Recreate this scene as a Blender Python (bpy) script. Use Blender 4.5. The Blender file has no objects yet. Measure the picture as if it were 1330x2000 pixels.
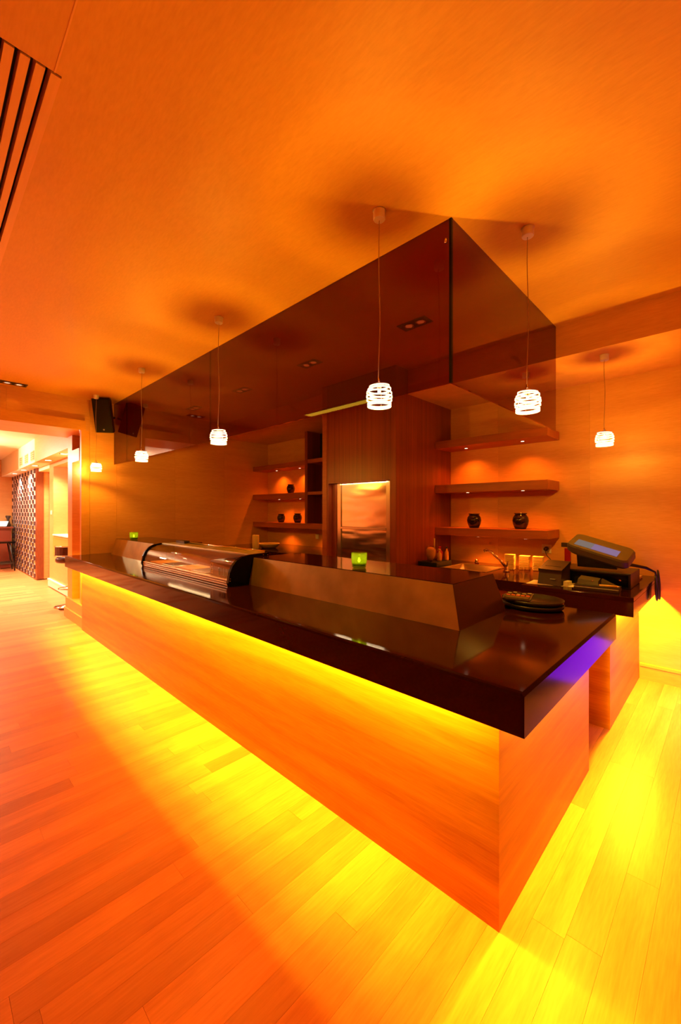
import bpy, bmesh, math, random
from mathutils import Vector, Matrix
random.seed(7)
PI = math.pi
SC = bpy.context.scene
COL = SC.collection

# ------------------------------------------------------------------ camera, world, exposure
FPX = 793.0                     # focal length in pixels of the 1330 x 2000 frame
YAW = math.radians(46.03)
EYE = 1.5
cam_data = bpy.data.cameras.new('camera')
cam = bpy.data.objects.new('camera', cam_data); COL.objects.link(cam)
cam_data.sensor_fit = 'VERTICAL'; cam_data.sensor_height = 36.0; cam_data.sensor_width = 36.0
cam_data.lens = FPX / 2000.0 * 36.0
cam_data.clip_start = 0.02; cam_data.clip_end = 100
cam.location = (0, 0, EYE); cam.rotation_euler = (PI / 2, 0, -YAW)
SC.camera = cam
world = bpy.data.worlds.new('world'); SC.world = world; world.use_nodes = True
bg = world.node_tree.nodes['Background']
bg.inputs[0].default_value = (1.0, 0.45, 0.10, 1); bg.inputs[1].default_value = 0.02
SC.view_settings.view_transform = 'Standard'; SC.view_settings.look = 'None'
SC.view_settings.exposure = -0.52; SC.view_settings.gamma = 1.0
SC.view_settings.use_curve_mapping = False

WARM = (1.0, 0.47, 0.030)        # pendant light
AMBER = (1.0, 0.68, 0.02)       # strip light under the worktops
RED = (1.0, 0.21, 0.01)         # little shelf spots
HALL = (1.0, 0.86, 0.64)        # lighter lamps of the hall
P_PENDANT = 46.0
P_STRIP = 62.0                  # watts per metre
P_PUCK = 6.5
P_DOWN = 26.0
P_HALL = 105.0

# ------------------------------------------------------------------ materials
def nt(m):
    m.use_nodes = True
    return m.node_tree.nodes, m.node_tree.links, m.node_tree.nodes['Principled BSDF']
MATS = {}
def mat(name, col, rough=0.5, metal=0.0, spec=0.5, coat=0.0, noise=0.0, nscale=20.0, emit=None, estr=0.0, alpha=1.0, trans=0.0, bump=0.0, nmap=None):
    m = bpy.data.materials.new(name); N, L, b = nt(m)
    b.inputs['Base Color'].default_value = (*col, 1)
    b.inputs['Roughness'].default_value = rough; b.inputs['Metallic'].default_value = metal
    b.inputs['Specular IOR Level'].default_value = spec; b.inputs['Coat Weight'].default_value = coat
    b.inputs['Transmission Weight'].default_value = trans
    if emit:
        b.inputs['Emission Color'].default_value = (*emit, 1); b.inputs['Emission Strength'].default_value = estr
    if noise or bump:
        tc = N.new('ShaderNodeTexCoord'); nz = N.new('ShaderNodeTexNoise')
        nz.inputs['Scale'].default_value = nscale; nz.inputs['Detail'].default_value = 5
        if nmap:
            mp = N.new('ShaderNodeMapping'); mp.inputs['Scale'].default_value = nmap
            L.new(tc.outputs['Object'], mp.inputs['Vector']); L.new(mp.outputs[0], nz.inputs['Vector']); nz.inputs['Detail'].default_value = 1
        else: L.new(tc.outputs['Object'], nz.inputs['Vector'])
        if noise:
            mx = N.new('ShaderNodeMix'); mx.data_type = 'RGBA'
            mx.inputs[6].default_value = (*[c * (1 - noise) for c in col], 1)
            mx.inputs[7].default_value = (*[min(1, c * (1 + noise)) for c in col], 1)
            L.new(nz.outputs['Fac'], mx.inputs[0]); L.new(mx.outputs[2], b.inputs['Base Color'])
        if bump:
            bp = N.new('ShaderNodeBump'); bp.inputs['Strength'].default_value = bump; bp.inputs['Distance'].default_value = 0.01
            L.new(nz.outputs['Fac'], bp.inputs['Height']); L.new(bp.outputs['Normal'], b.inputs['Normal'])
    MATS[name] = m
    return m

def wood(name, c1, c2, scale=(1, 1, 1), rough=0.35, fine=1.0, rnd=0.0, spec=0.5, figure=0.5, coat=0.0, bump=0.0):
    """grain stretched along the axis whose scale is smallest; rnd = tone spread between boards"""
    m = bpy.data.materials.new(name); N, L, b = nt(m)
    tc = N.new('ShaderNodeTexCoord'); mp = N.new('ShaderNodeMapping')
    mp.inputs['Scale'].default_value = scale
    oi = N.new('ShaderNodeObjectInfo'); ge = N.new('ShaderNodeNewGeometry')
    add = N.new('ShaderNodeMath'); add.operation = 'ADD'
    L.new(oi.outputs['Random'], add.inputs[0]); L.new(ge.outputs['Random Per Island'], add.inputs[1])
    fr = N.new('ShaderNodeMath'); fr.operation = 'FRACT'; L.new(add.outputs[0], fr.inputs[0])
    off = N.new('ShaderNodeVectorMath'); off.operation = 'MULTIPLY_ADD'
    cmb = N.new('ShaderNodeCombineXYZ')
    for i in range(3): L.new(fr.outputs[0], cmb.inputs[i])
    L.new(cmb.outputs[0], off.inputs[0]); off.inputs[1].default_value = (37.0, 23.0, 11.0) if rnd else (0, 0, 0)
    L.new(tc.outputs['Object'], off.inputs[2]); L.new(off.outputs[0], mp.inputs['Vector'])
    n1 = N.new('ShaderNodeTexNoise'); n1.inputs['Scale'].default_value = 1.0; n1.inputs['Detail'].default_value = 3; n1.inputs['Distortion'].default_value = 0.6
    n2 = N.new('ShaderNodeTexNoise'); n2.inputs['Scale'].default_value = 6.0 * fine; n2.inputs['Detail'].default_value = 4
    L.new(mp.outputs[0], n1.inputs['Vector']); L.new(mp.outputs[0], n2.inputs['Vector'])
    mm = N.new('ShaderNodeMix'); mm.data_type = 'FLOAT'; mm.inputs[0].default_value = 1 - figure
    L.new(n1.outputs['Fac'], mm.inputs[2]); L.new(n2.outputs['Fac'], mm.inputs[3])
    rp = N.new('ShaderNodeMapRange'); rp.inputs[1].default_value = 0.32; rp.inputs[2].default_value = 0.68
    L.new(mm.outputs[0], rp.inputs[0])
    mx = N.new('ShaderNodeMix'); mx.data_type = 'RGBA'
    mx.inputs[6].default_value = (*c1, 1); mx.inputs[7].default_value = (*c2, 1)
    L.new(rp.outputs[0], mx.inputs[0])
    outc = mx.outputs[2]
    if rnd:
        hs = N.new('ShaderNodeHueSaturation'); mr = N.new('ShaderNodeMapRange')
        mr.inputs[3].default_value = 1 - rnd; mr.inputs[4].default_value = 1 + rnd
        L.new(fr.outputs[0], mr.inputs[0]); L.new(mr.outputs[0], hs.inputs['Value']); L.new(outc, hs.inputs['Color'])
        outc = hs.outputs[0]
    L.new(outc, b.inputs['Base Color'])
    b.inputs['Roughness'].default_value = rough; b.inputs['Specular IOR Level'].default_value = spec
    b.inputs['Coat Weight'].default_value = coat; b.inputs['Coat Roughness'].default_value = 0.1
    if bump:
        bp = N.new('ShaderNodeBump'); bp.inputs['Strength'].default_value = bump; bp.inputs['Distance'].default_value = 0.002
        L.new(n2.outputs['Fac'], bp.inputs['Height']); L.new(bp.outputs['Normal'], b.inputs['Normal'])
    MATS[name] = m
    return m

def sheet_glass(name, tint, ior=1.5, rough=0.0):
    """one face of a sheet: tinted see-through plus mirror reflection by Fresnel"""
    m = bpy.data.materials.new(name); m.use_nodes = True
    N, L = m.node_tree.nodes, m.node_tree.links; N.clear()
    out = N.new('ShaderNodeOutputMaterial'); mix = N.new('ShaderNodeMixShader')
    t = N.new('ShaderNodeBsdfTransparent'); t.inputs[0].default_value = (*tint, 1)
    g = N.new('ShaderNodeBsdfGlossy'); g.inputs['Roughness'].default_value = rough
    fr = N.new('ShaderNodeFresnel'); ge = N.new('ShaderNodeNewGeometry'); im = N.new('ShaderNodeMix')
    im.inputs[2].default_value = ior; im.inputs[3].default_value = 1 / ior      # same reflection on both faces of the sheet
    L.new(ge.outputs['Backfacing'], im.inputs[0]); L.new(im.outputs[0], fr.inputs[0])
    L.new(fr.outputs[0], mix.inputs[0]); L.new(t.outputs[0], mix.inputs[1]); L.new(g.outputs[0], mix.inputs[2])
    L.new(mix.outputs[0], out.inputs[0]); MATS[name] = m
    return m

def glow(name, col, strength):
    m = bpy.data.materials.new(name); m.use_nodes = True
    N, L = m.node_tree.nodes, m.node_tree.links; N.clear()
    out = N.new('ShaderNodeOutputMaterial'); e = N.new('ShaderNodeEmission')
    e.inputs[0].default_value = (*col, 1); e.inputs[1].default_value = strength
    L.new(e.outputs[0], out.inputs[0]); MATS[name] = m
    return m

wood('ceiling_veneer', (0.70, 0.34, 0.030), (0.78, 0.40, 0.040), (6, 1.2, 6), 0.5, 3.0, figure=0.35)
wood('wall_veneer', (0.64, 0.28, 0.070), (0.76, 0.36, 0.110), (1.0, 1.0, 14), 0.42, 2.0, rnd=0.05, figure=0.4)
wood('floor_oak', (0.60, 0.165, 0.045), (0.80, 0.27, 0.080), (0.8, 10, 4), 0.36, 2.0, rnd=0.20, figure=0.62, spec=0.22, bump=0.1)
wood('counter_veneer', (0.44, 0.115, 0.010), (0.74, 0.26, 0.025), (0.6, 0.6, 11), 0.34, 2.2, figure=0.72, spec=0.15)
wood('column_veneer', (0.15, 0.022, 0.003), (0.30, 0.052, 0.006), (26, 26, 0.35), 0.35, 2.0, figure=0.6)
wood('shelf_wood', (0.28, 0.060, 0.008), (0.44, 0.105, 0.013), (12, 0.7, 12), 0.4, 2.0, figure=0.6)
wood('trim_wood', (0.66, 0.27, 0.04), (0.80, 0.36, 0.06), (1, 1, 10), 0.4, 2.0)
wood('dark_wood', (0.16, 0.035, 0.010), (0.24, 0.06, 0.016), (4, 4, 1), 0.35, 2.0)
wood('slat_wood', (0.80, 0.40, 0.06), (0.88, 0.47, 0.08), (10, 0.6, 10), 0.45, 2.0)
mat('plaster', (0.86, 0.72, 0.50), 0.7, noise=0.04, nscale=6)
mat('worktop', (0.028, 0.0045, 0.0025), 0.08, spec=0.2, noise=0.25, nscale=60)
mat('edge_band', (0.026, 0.005, 0.004), 0.13, spec=0.05)
mat('bronze', (0.42, 0.29, 0.085), 0.34, metal=0.65, noise=0.6, nscale=4.0, bump=0.3)
mat('bronze_dark', (0.050, 0.011, 0.006), 0.3, spec=0.3)
mat('steel', (0.78, 0.70, 0.50), 0.16, metal=1.0, bump=0.8, nscale=1.7, nmap=(1, 1.3, 5))
mat('case_rail', (0.85, 0.62, 0.34), 0.3, metal=0.55)
mat('steel_plain', (0.62, 0.52, 0.38), 0.24, metal=1.0)
mat('chrome', (0.75, 0.66, 0.52), 0.08, metal=1.0)
mat('black_gloss', (0.003, 0.0025, 0.002), 0.14, spec=0.18)
mat('black_matt', (0.008, 0.007, 0.006), 0.55)
mat('black_plastic', (0.016, 0.010, 0.008), 0.35)
mat('speaker_cloth', (0.006, 0.005, 0.005), 0.85)
mat('brown_plastic', (0.045, 0.020, 0.010), 0.4)
mat('olive_plastic', (0.085, 0.062, 0.026), 0.42)
mat('vase_glaze', (0.012, 0.005, 0.005), 0.1, spec=0.7, noise=0.4, nscale=9)
mat('white_plastic', (0.80, 0.72, 0.55), 0.4)
mat('paper', (0.86, 0.78, 0.64), 0.7)
mat('ceramic', (0.88, 0.68, 0.36), 0.3)
mat('cream_wax', (0.85, 0.60, 0.28), 0.5)
mat('green_wax', (0.10, 0.16, 0.02), 0.5)
mat('yellow_paint', (0.8, 0.48, 0.10), 0.4)
mat('straw', (0.40, 0.26, 0.10), 0.7)
mat('red_glass', (0.35, 0.015, 0.02), 0.1)
mat('amber_glass', (0.55, 0.24, 0.05), 0.12)
mat('brown_leather', (0.07, 0.018, 0.012), 0.35)
mat('tile_dark', (0.075, 0.030, 0.030), 0.4)
mat('tile_light', (0.90, 0.80, 0.76), 0.5)
mat('lacquer_red', (0.20, 0.03, 0.012), 0.35)
mat('frosted', (0.9, 0.84, 0.72), 0.4)
mat('button_red', (0.6, 0.12, 0.05), 0.5)
mat('button_grey', (0.35, 0.33, 0.30), 0.5)
mat('panel_orange', (0.72, 0.30, 0.05), 0.4)
sheet_glass('tinted_glass', (0.56, 0.21, 0.12), 1.62)
sheet_glass('clear_glass', (0.97, 0.94, 0.88), 1.5)
def candle_glass():
    m = bpy.data.materials.new('green_glass'); m.use_nodes = True
    N, L = m.node_tree.nodes, m.node_tree.links; N.clear()
    out = N.new('ShaderNodeOutputMaterial'); m1 = N.new('ShaderNodeMixShader'); m2 = N.new('ShaderNodeMixShader')
    a = N.new('ShaderNodeBsdfTranslucent'); a.inputs[0].default_value = (0.55, 0.72, 0.05, 1)
    b = N.new('ShaderNodeBsdfTransparent'); b.inputs[0].default_value = (0.72, 0.90, 0.15, 1)
    g = N.new('ShaderNodeBsdfGlossy'); g.inputs['Roughness'].default_value = 0.08
    m1.inputs[0].default_value = 0.72; m2.inputs[0].default_value = 0.06
    L.new(a.outputs[0], m1.inputs[1]); L.new(b.outputs[0], m1.inputs[2]); L.new(m1.outputs[0], m2.inputs[1]); L.new(g.outputs[0], m2.inputs[2]); L.new(m2.outputs[0], out.inputs[0])
    MATS['green_glass'] = m
candle_glass()
sheet_glass('cord_clear', (0.8, 0.75, 0.65), 1.45)
glow('bulb_glow', (1.0, 0.80, 0.48), 60.0)
glow('puck_glow', (1.0, 0.66, 0.40), 9.0)
glow('downlight_glow', (1.0, 0.70, 0.42), 1.2)
glow('hall_glow', (1.0, 0.88, 0.68), 14.0)
glow('strip_glow', AMBER, 6.0)
glow('flame_glow', (1.0, 0.80, 0.28), 14.0)
glow('screen_glow', (0.60, 0.36, 0.62), 0.62)
glow('screen_bar', (0.75, 0.55, 0.46), 0.42)
glow('slot_glow', (1.0, 0.60, 0.03), 8.0)
glow('lantern_glow', (1.0, 0.93, 0.78), 2.4)
# thin translucent bands of the pendant shades, with added glow to whiten them
def band_material():
    m = bpy.data.materials.new('shade_band'); m.use_nodes = True
    N, L = m.node_tree.nodes, m.node_tree.links; N.clear()
    out = N.new('ShaderNodeOutputMaterial'); mix = N.new('ShaderNodeMixShader'); mix.inputs[0].default_value = 0.5
    a = N.new('ShaderNodeBsdfDiffuse'); a.inputs[0].default_value = (0.90, 0.88, 0.90, 1)
    b = N.new('ShaderNodeBsdfTranslucent'); b.inputs[0].default_value = (0.85, 0.83, 0.88, 1)
    L.new(a.outputs[0], mix.inputs[1]); L.new(b.outputs[0], mix.inputs[2]); e = N.new('ShaderNodeEmission'); e.inputs[0].default_value = (1.0, 0.90, 0.74, 1); e.inputs[1].default_value = 0.9
    ad = N.new('ShaderNodeAddShader'); L.new(mix.outputs[0], ad.inputs[0]); L.new(e.outputs[0], ad.inputs[1]); L.new(ad.outputs[0], out.inputs[0])
    MATS['shade_band'] = m
band_material()

# ------------------------------------------------------------------ mesh helpers
class MB:
    def __init__(s): s.v = []; s.f = []; s.sm = []
    def add(s, vs, fs, smooth=False):
        o = len(s.v); s.v += [tuple(p) for p in vs]
        s.f += [[i + o for i in f] for f in fs]; s.sm += [smooth] * len(fs)
        return s
    def box(s, x0, x1, y0, y1, z0, z1, bev=0.0):
        if bev <= 0:
            vs = [(x, y, z) for z in (z0, z1) for y in (y0, y1) for x in (x0, x1)]
            return s.add(vs, [(0, 2, 3, 1), (4, 5, 7, 6), (0, 1, 5, 4), (1, 3, 7, 5), (3, 2, 6, 7), (2, 0, 4, 6)])
        bm = bmesh.new(); bmesh.ops.create_cube(bm, size=1)
        for v in bm.verts:
            v.co = Vector((x0 + (x1 - x0) * (v.co.x + .5), y0 + (y1 - y0) * (v.co.y + .5), z0 + (z1 - z0) * (v.co.z + .5)))
        bmesh.ops.bevel(bm, geom=bm.edges[:], offset=bev, segments=2, profile=0.5, affect='EDGES')
        return s.bm(bm)
    def bm(s, bm, smooth=False):
        bm.verts.index_update()
        s.add([v.co[:] for v in bm.verts], [[v.index for v in f.verts] for f in bm.faces], smooth); bm.free()
        return s
    def hexa(s, p):      # 8 points: bottom ring of 4 then top ring of 4
        return s.add(p, [(3, 2, 1, 0), (4, 5, 6, 7), (0, 1, 5, 4), (1, 2, 6, 5), (2, 3, 7, 6), (3, 0, 4, 7)])
    def prism(s, prof, a0, a1, axis='y'):
        """closed profile swept along an axis; y: prof=(x,z), x: prof=(y,z), z: prof=(x,y)"""
        n = len(prof)
        def pt(p, a):
            return (p[0], a, p[1]) if axis == 'y' else (a, p[0], p[1]) if axis == 'x' else (p[0], p[1], a)
        vs = [pt(p, a0) for p in prof] + [pt(p, a1) for p in prof]
        fs = [list(range(n))[::-1], list(range(n, 2 * n))] + [(i, (i + 1) % n, n + (i + 1) % n, n + i) for i in range(n)]
        return s.add(vs, fs)
    def lathe(s, prof, c=(0, 0, 0), seg=28, sx=1.0, sy=1.0, smooth=True, close=False):
        vs = []; fs = []
        n = len(prof)
        for r, z in prof:
            for k in range(seg):
                a = 2 * PI * k / seg
                vs.append((c[0] + r * sx * math.cos(a), c[1] + r * sy * math.sin(a), c[2] + z))
        m = n if close else n - 1
        for i in range(m):
            j = (i + 1) % n
            for k in range(seg):
                l = (k + 1) % seg
                fs.append((i * seg + k, i * seg + l, j * seg + l, j * seg + k))
        s.add(vs, fs, smooth)
        if not close:
            o = len(s.v) - n * seg
            if prof[0][0] > 1e-6: s.f.append([o + k for k in range(seg)][::-1]); s.sm.append(False)
            if prof[-1][0] > 1e-6: s.f.append([o + (n - 1) * seg + k for k in range(seg)]); s.sm.append(False)
        return s
    def tube(s, pts, r, seg=8, caps=True):
        pts = [Vector(p) for p in pts]; rs = r if isinstance(r, (list, tuple)) else [r] * len(pts)
        vs = []; fs = []; up = None
        for i, p in enumerate(pts):
            t = (pts[min(i + 1, len(pts) - 1)] - pts[max(i - 1, 0)]).normalized()
            if up is None:
                up = Vector((0, 0, 1)) if abs(t.z) < 0.9 else Vector((1, 0, 0))
            a = t.cross(up).normalized(); b = a.cross(t).normalized(); up = b
            for k in range(seg):
                w = 2 * PI * k / seg
                vs.append(p + (a * math.cos(w) + b * math.sin(w)) * rs[i])
        for i in range(len(pts) - 1):
            for k in range(seg):
                l = (k + 1) % seg
                fs.append((i * seg + k, i * seg + l, (i + 1) * seg + l, (i + 1) * seg + k))
        if caps:
            fs.append(list(range(seg))[::-1]); fs.append([(len(pts) - 1) * seg + k for k in range(seg)])
        return s.add(vs, fs, True)
    def build(s, name, material, parent=None, local=False):
        off = Vector((0, 0, 0)); p = parent
        while p is not None and not local:
            off += p.location; p = p.parent
        me = bpy.data.meshes.new(name)
        me.from_pydata([(a[0] - off.x, a[1] - off.y, a[2] - off.z) for a in s.v], [], s.f)
        me.polygons.foreach_set('use_smooth', s.sm)
        bm = bmesh.new(); bm.from_mesh(me); bmesh.ops.recalc_face_normals(bm, faces=bm.faces[:]); bm.to_mesh(me); bm.free()
        me.materials.append(MATS[material]); me.update()
        o = bpy.data.objects.new(name, me); COL.objects.link(o)
        if parent is not None: o.parent = parent
        return o
def B(*a, **k): return MB().box(*a, **k)

def tag(o, label=None, cat=None, group=None, kind=None):
    if label: o['label'] = label
    if cat: o['category'] = cat
    if group: o['group'] = group
    if kind: o['kind'] = kind
    return o
def thing(name, label, cat, loc=(0, 0, 0), rot=(0, 0, 0), group=None):
    o = bpy.data.objects.new(name, None); COL.objects.link(o)
    o.location = loc; o.rotation_euler = rot; o.empty_display_size = 0.1
    return tag(o, label, cat, group)
def struct(o): o['kind'] = 'structure'; return o
def dup(o, parent=None, loc=None, label=None):
    c = o.copy(); COL.objects.link(c); c.parent = parent
    if loc is not None: c.location = loc
    if label: c['label'] = label
    for ch in list(o.children): dup(ch, c)
    return c
def lamp(kind, name, parent, loc, power, col, size=0.02, **k):
    d = bpy.data.lights.new(name, kind); d.energy = power; d.color = col
    if kind in ('POINT', 'SPOT'): d.shadow_soft_size = size
    for a, b in k.items(): setattr(d, a, b)
    o = bpy.data.objects.new(name, d); COL.objects.link(o)
    off = Vector((0, 0, 0)); p = parent
    while p is not None: off += p.location; p = p.parent
    o.parent = parent; o.location = Vector(loc) - off
    return o

# ------------------------------------------------------------------ main dimensions (metres)
ZC = 3.015            # ceiling
XW = 4.53             # back wall
YF = 6.26             # end wall with the doorway
XL, YB = -3.2, -2.6   # walls behind the camera
TOP = 0.93            # worktop height
CX0, CX1, CY0 = 1.314, 2.71, 0.468     # bar worktop
BX0, BX1, BY0 = 1.434, 2.695, 0.598    # bar base
GX, GY, GZ = 1.897, 1.038, 2.166       # tinted glass screen: front plane, end plane, lower edge
BMX, BMZ = 3.615, 2.756                # beam face and underside
KX0, KY0, KY1 = 3.40, 2.488, 3.58      # service column

# ------------------------------------------------------------------ floor
floor = struct(B(XL, XW, YB, 15.0, -0.06, -0.021).build('floor', 'floor_oak'))
sY, cY = math.sin(YAW), math.cos(YAW)
def proj(x, y, z):
    D = sY * x + cY * y
    if D < 0.15: return None
    return 665 + FPX * (cY * x - sY * y) / D, 1000 - FPX * (z - EYE) / D
planks = []
PW = 0.108
y = YB
row = 0
while y < 14.9:
    x = XL + random.uniform(-1.6, 0)
    while x < XW:
        ln = random.choice((1.1, 1.4, 1.7, 2.0)) * random.uniform(0.9, 1.1)
        x0, x1 = max(x, XL), min(x + ln, XW)
        x += ln
        if x1 - x0 < 0.05: continue
        if y > BY0 + 0.05:                     # under the bar and behind it nothing shows
            if x0 > BX0 + 0.02: continue
            x1 = min(x1, BX0 + 0.05)
        if y > 6.4 and x0 > 1.85: continue
        pts = [proj(a, b, 0) for a in [x0 + (x1 - x0) * t / 6 for t in range(7)] for b in (y, y + PW)]
        ins = [p for p in pts if p and -120 < p[0] < 1450 and p[1] < 2150]
        if not ins: continue
        us = [min(max(p[0], 0), 1330) for p in ins]; vs = [min(max(p[1], 0), 2000) for p in ins]
        planks.append(((max(us) - min(us) + 2) * (max(vs) - min(vs) + 2), x0, x1, y))
    y += PW; row += 1
planks.sort(reverse=True)
for i, (a, x0, x1, y) in enumerate(planks[:300]):
    B(x0 + .0004, x1 - .0004, y + .0003, y + PW - .0003, -0.02, 0.0).build('plank', 'floor_oak', floor)
if len(planks) > 300:
    mb = MB()
    for a, x0, x1, y in planks[300:]: mb.box(x0 + .0004, x1 - .0004, y + .0003, y + PW - .0003, -0.02, 0.0)
    tag(mb.build('plank', 'floor_oak', floor), kind='stuff')

# ------------------------------------------------------------------ ceiling with the slatted grille opening
GRX0, GRX1, GRY0, GRY1 = -0.28, 0.344, 1.68, 4.6
mb = MB()
mb.box(XL, GRX0, YB, YF + .1, ZC, ZC + .1); mb.box(GRX1, XW, YB, YF + .1, ZC, ZC + .1)
mb.box(GRX0, GRX1, YB, GRY0, ZC, ZC + .1); mb.box(GRX0, GRX1, GRY1, YF + .1, ZC, ZC + .1)
ceiling = struct(mb.build('ceiling', 'ceiling_veneer'))
struct(B(0.3205, 0.3255, YB, GRY0, ZC - .0015, ZC + .004).build('trim_1', 'slat_wood'))
g = thing('ceiling_grille', 'slatted wooden grille set into the ceiling, long slats with dark gaps', 'grille', (GRX0, GRY0, ZC))
mb = MB().box(GRX0, GRX1, GRY0, GRY1, ZC + .20, ZC + .22)
for a in ((GRX0 - .001, GRX0 + .004), (GRX1 - .004, GRX1 + .001)): mb.box(a[0], a[1], GRY0, GRY1, ZC + .10, ZC + .2)
mb.box(GRX0, GRX1, GRY0, GRY0 + .004, ZC + .002, ZC + .2); mb.box(GRX0, GRX1, GRY1 - .004, GRY1, ZC + .002, ZC + .2)
mb.build('back_box', 'black_matt', g)
B(GRX1 - .030, GRX1, GRY0 + .006, GRY1 - .006, ZC - .004, ZC + .05).build('border_board', 'slat_wood', g)
B(GRX0, GRX0 + .03, GRY0 + .006, GRY1 - .006, ZC - .004, ZC + .05).build('border_board', 'slat_wood', g)
x = GRX1 - .030 - .016 - .026
slat0 = None
while x > GRX0 + .045:
    if slat0 is None:
        slat0 = B(x, x + .026, GRY0 + .006, GRY1 - .006, ZC - .003, ZC + .05).build('slat', 'slat_wood', g); xs = x
    else:
        c = slat0.copy(); COL.objects.link(c); c.location = (x - xs, 0, 0)
    x -= .0415

# ------------------------------------------------------------------ walls
def panel_wall(name, axis, at, th, a0, a1, z0, z1, joints, material='wall_veneer', face=-1):
    """wall core plus veneer panels standing 6 mm proud with fine joints; axis = constant coordinate"""
    c = at if face < 0 else at - th
    w = B(c + .012 * (face < 0), c + th - .012 * (face > 0), a0, a1, z0, z1) if axis == 'x' else B(a0, a1, c + .012 * (face < 0), c + th - .012 * (face > 0), z0, z1)
    w = struct(w.build(name, material))
    js = [a0] + sorted(j for j in joints if a0 + .05 < j < a1 - .05) + [a1]
    p0, p1 = (at, at + .013) if face < 0 else (at - .013, at)
    for i in range(len(js) - 1):
        g = .0006
        (B(p0, p1, js[i] + g, js[i + 1] - g, z0, z1) if axis == 'x' else B(js[i] + g, js[i + 1] - g, p0, p1, z0, z1)).build('panel', material, w)
    return w
panel_wall('wall_back', 'x', XW, .12, YB, YF + .1, 0, ZC, [-1.7, -.8, .1, 1.0, 1.9, 2.8, 3.7, 4.6, 5.5])
panel_wall('wall_end', 'y', YF, .10, 1.60, XW, 0, ZC, [1.93, 2.77, 3.62])
struct(B(XL - .1, XL, YB, YF + .1, 0, ZC).build('wall_left', 'wall_veneer'))
struct(B(XL, XW, YB - .1, YB, 0, ZC).build('wall_behind', 'wall_veneer'))
DX0, DX1, DH = -1.0, 1.50, 2.59        # doorway in the end wall
DD = 7.02                              # its far side
struct(B(XL, DX0, YF, YF + .5, 0, ZC).build('wall_end_left', 'wall_veneer'))
panel_wall('wall_over_doorway', 'y', YF, DD - YF, DX0, 1.60, DH, ZC, [-.2, .72])
# beam along the back wall, hung under the ceiling
struct(B(BMX, XW, YB, YF, BMZ, ZC).build('trim_2', 'wall_veneer'))
# baseboards
mb = B(XW - .022, XW, YB, .60, 0, .125); mb.box(XW - .030, XW, YB, .60, .118, .14, )
struct(mb.build('baseboard_back', 'trim_wood'))
# doorway casing
mb = B(DX0, 1.545, YF - .035, YF - .001, DH, 2.722)
struct(mb.build('trim_3', 'trim_wood'))
struct(B(1.492, 1.545, YF - .034, YF - .001, 0, DH - .002).build('trim_4', 'trim_wood'))

# portal beside the doorway: two posts, low sill and head around a lit side niche
pr = struct(B(1.47, 1.60, 5.96, 6.965, 0, .27).build('trim_10', 'trim_wood'))
B(1.60, 1.84, YF + .102, 6.965, 0, .27).build('sill', 'trim_wood', pr)
B(1.50, 1.598, YF + .001, 6.325, .27, DH).build('post', 'trim_wood', pr)
B(1.50, 1.60, 6.73, 6.965, .27, DH).build('post', 'trim_wood', pr)
B(1.452, 1.47, 5.96, 6.965, 0, .13).build('baseboard', 'trim_wood', pr)
B(1.82, 1.84, YF + .102, 6.965, .27, DH).build('back_panel', 'wall_veneer', pr)
B(1.50, 1.82, 6.37, 6.73, 2.20, 2.37).build('header', 'panel_orange', pr)
v = MB().lathe([(0.03, 0), (.075, .02), (.10, .08), (.085, .15), (.05, .18), (.05, .20)], (1.70, 6.50, .27))
tag(v.build('vase', 'vase_glaze'), 'dark round vase on the sill of the lit doorway niche', 'vase')

# ------------------------------------------------------------------ hall beyond the doorway
HC = 2.95
HX = 1.845
struct(B(XL, 2.1, DD, 15.0, HC, HC + .1).build('ceiling_hall', 'plaster'))
panel_wall('wall_hall_end', 'y', 14.6, .1, XL, 3.2, 0, HC, [-1.4, 0, 1.2])
struct(B(XL - .1, XL, YF + .5, 15.0, 0, HC).build('wall_hall_left', 'wall_veneer'))
# right hand wall with display niche: piers around the opening, back set in
NY0, NY1, NZ0, NZ1 = 7.45, 9.69, 1.04, 2.40
mb = MB()
mb.box(HX, 2.3, DD, NY0, 0, HC); mb.box(HX, 2.3, NY1, 10.06, 0, HC)
mb.box(HX, 2.3, NY0, NY1, 0, NZ0); mb.box(HX, 2.3, NY0, NY1, NZ1, HC); mb.box(2.15, 2.3, NY0, NY1, NZ0, NZ1)
wh = struct(mb.build('wall_hall_right', 'wall_veneer'))
B(HX - .012, HX + .002, NY0 - .0, NY1, .66, NZ0 - .03).build('panel', 'panel_orange', wh)
B(HX - .02, 2.15, NY0, NY1, NZ0, NZ0 + .02).build('niche_ledge', 'plaster', wh)
mb = B(HX - .025, HX, DD, 10.06, 0, .13); mb.box(HX - .035, HX, DD, 10.06, .12, .15)
struct(mb.build('baseboard_hall', 'plaster'))
# door recess and lintel
mb = B(2.3, 2.4, 10.06, 11.2, 0, HC); mb.box(HX + .08, 2.4, 11.13, 11.25, 0, HC)
struct(mb.build('wall_recess', 'wall_veneer'))
struct(B(HX, 2.4, 10.06, 11.13, 2.40, HC).build('trim_5', 'plaster'))
dr = struct(B(2.05, 2.10, 10.10, 11.12, 0.0, 2.38).build('door_1', 'wall_veneer'))
B(2.03, 2.05, 11.02, 11.06, .12, .30).build('hinge', 'black_matt', dr)
B(2.03, 2.05, 11.02, 11.06, 1.75, 1.95).build('hinge', 'black_matt', dr)
B(2.035, 2.05, 11.07, 11.125, 0, 2.38).build('dark_gap_seal', 'black_matt', dr)  # dark strip stands in for the shaded open gap at the door edge
struct(B(HX - .04, HX + .09, 11.12, 11.26, 0, 2.48).build('trim_6', 'dark_wood'))
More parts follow.
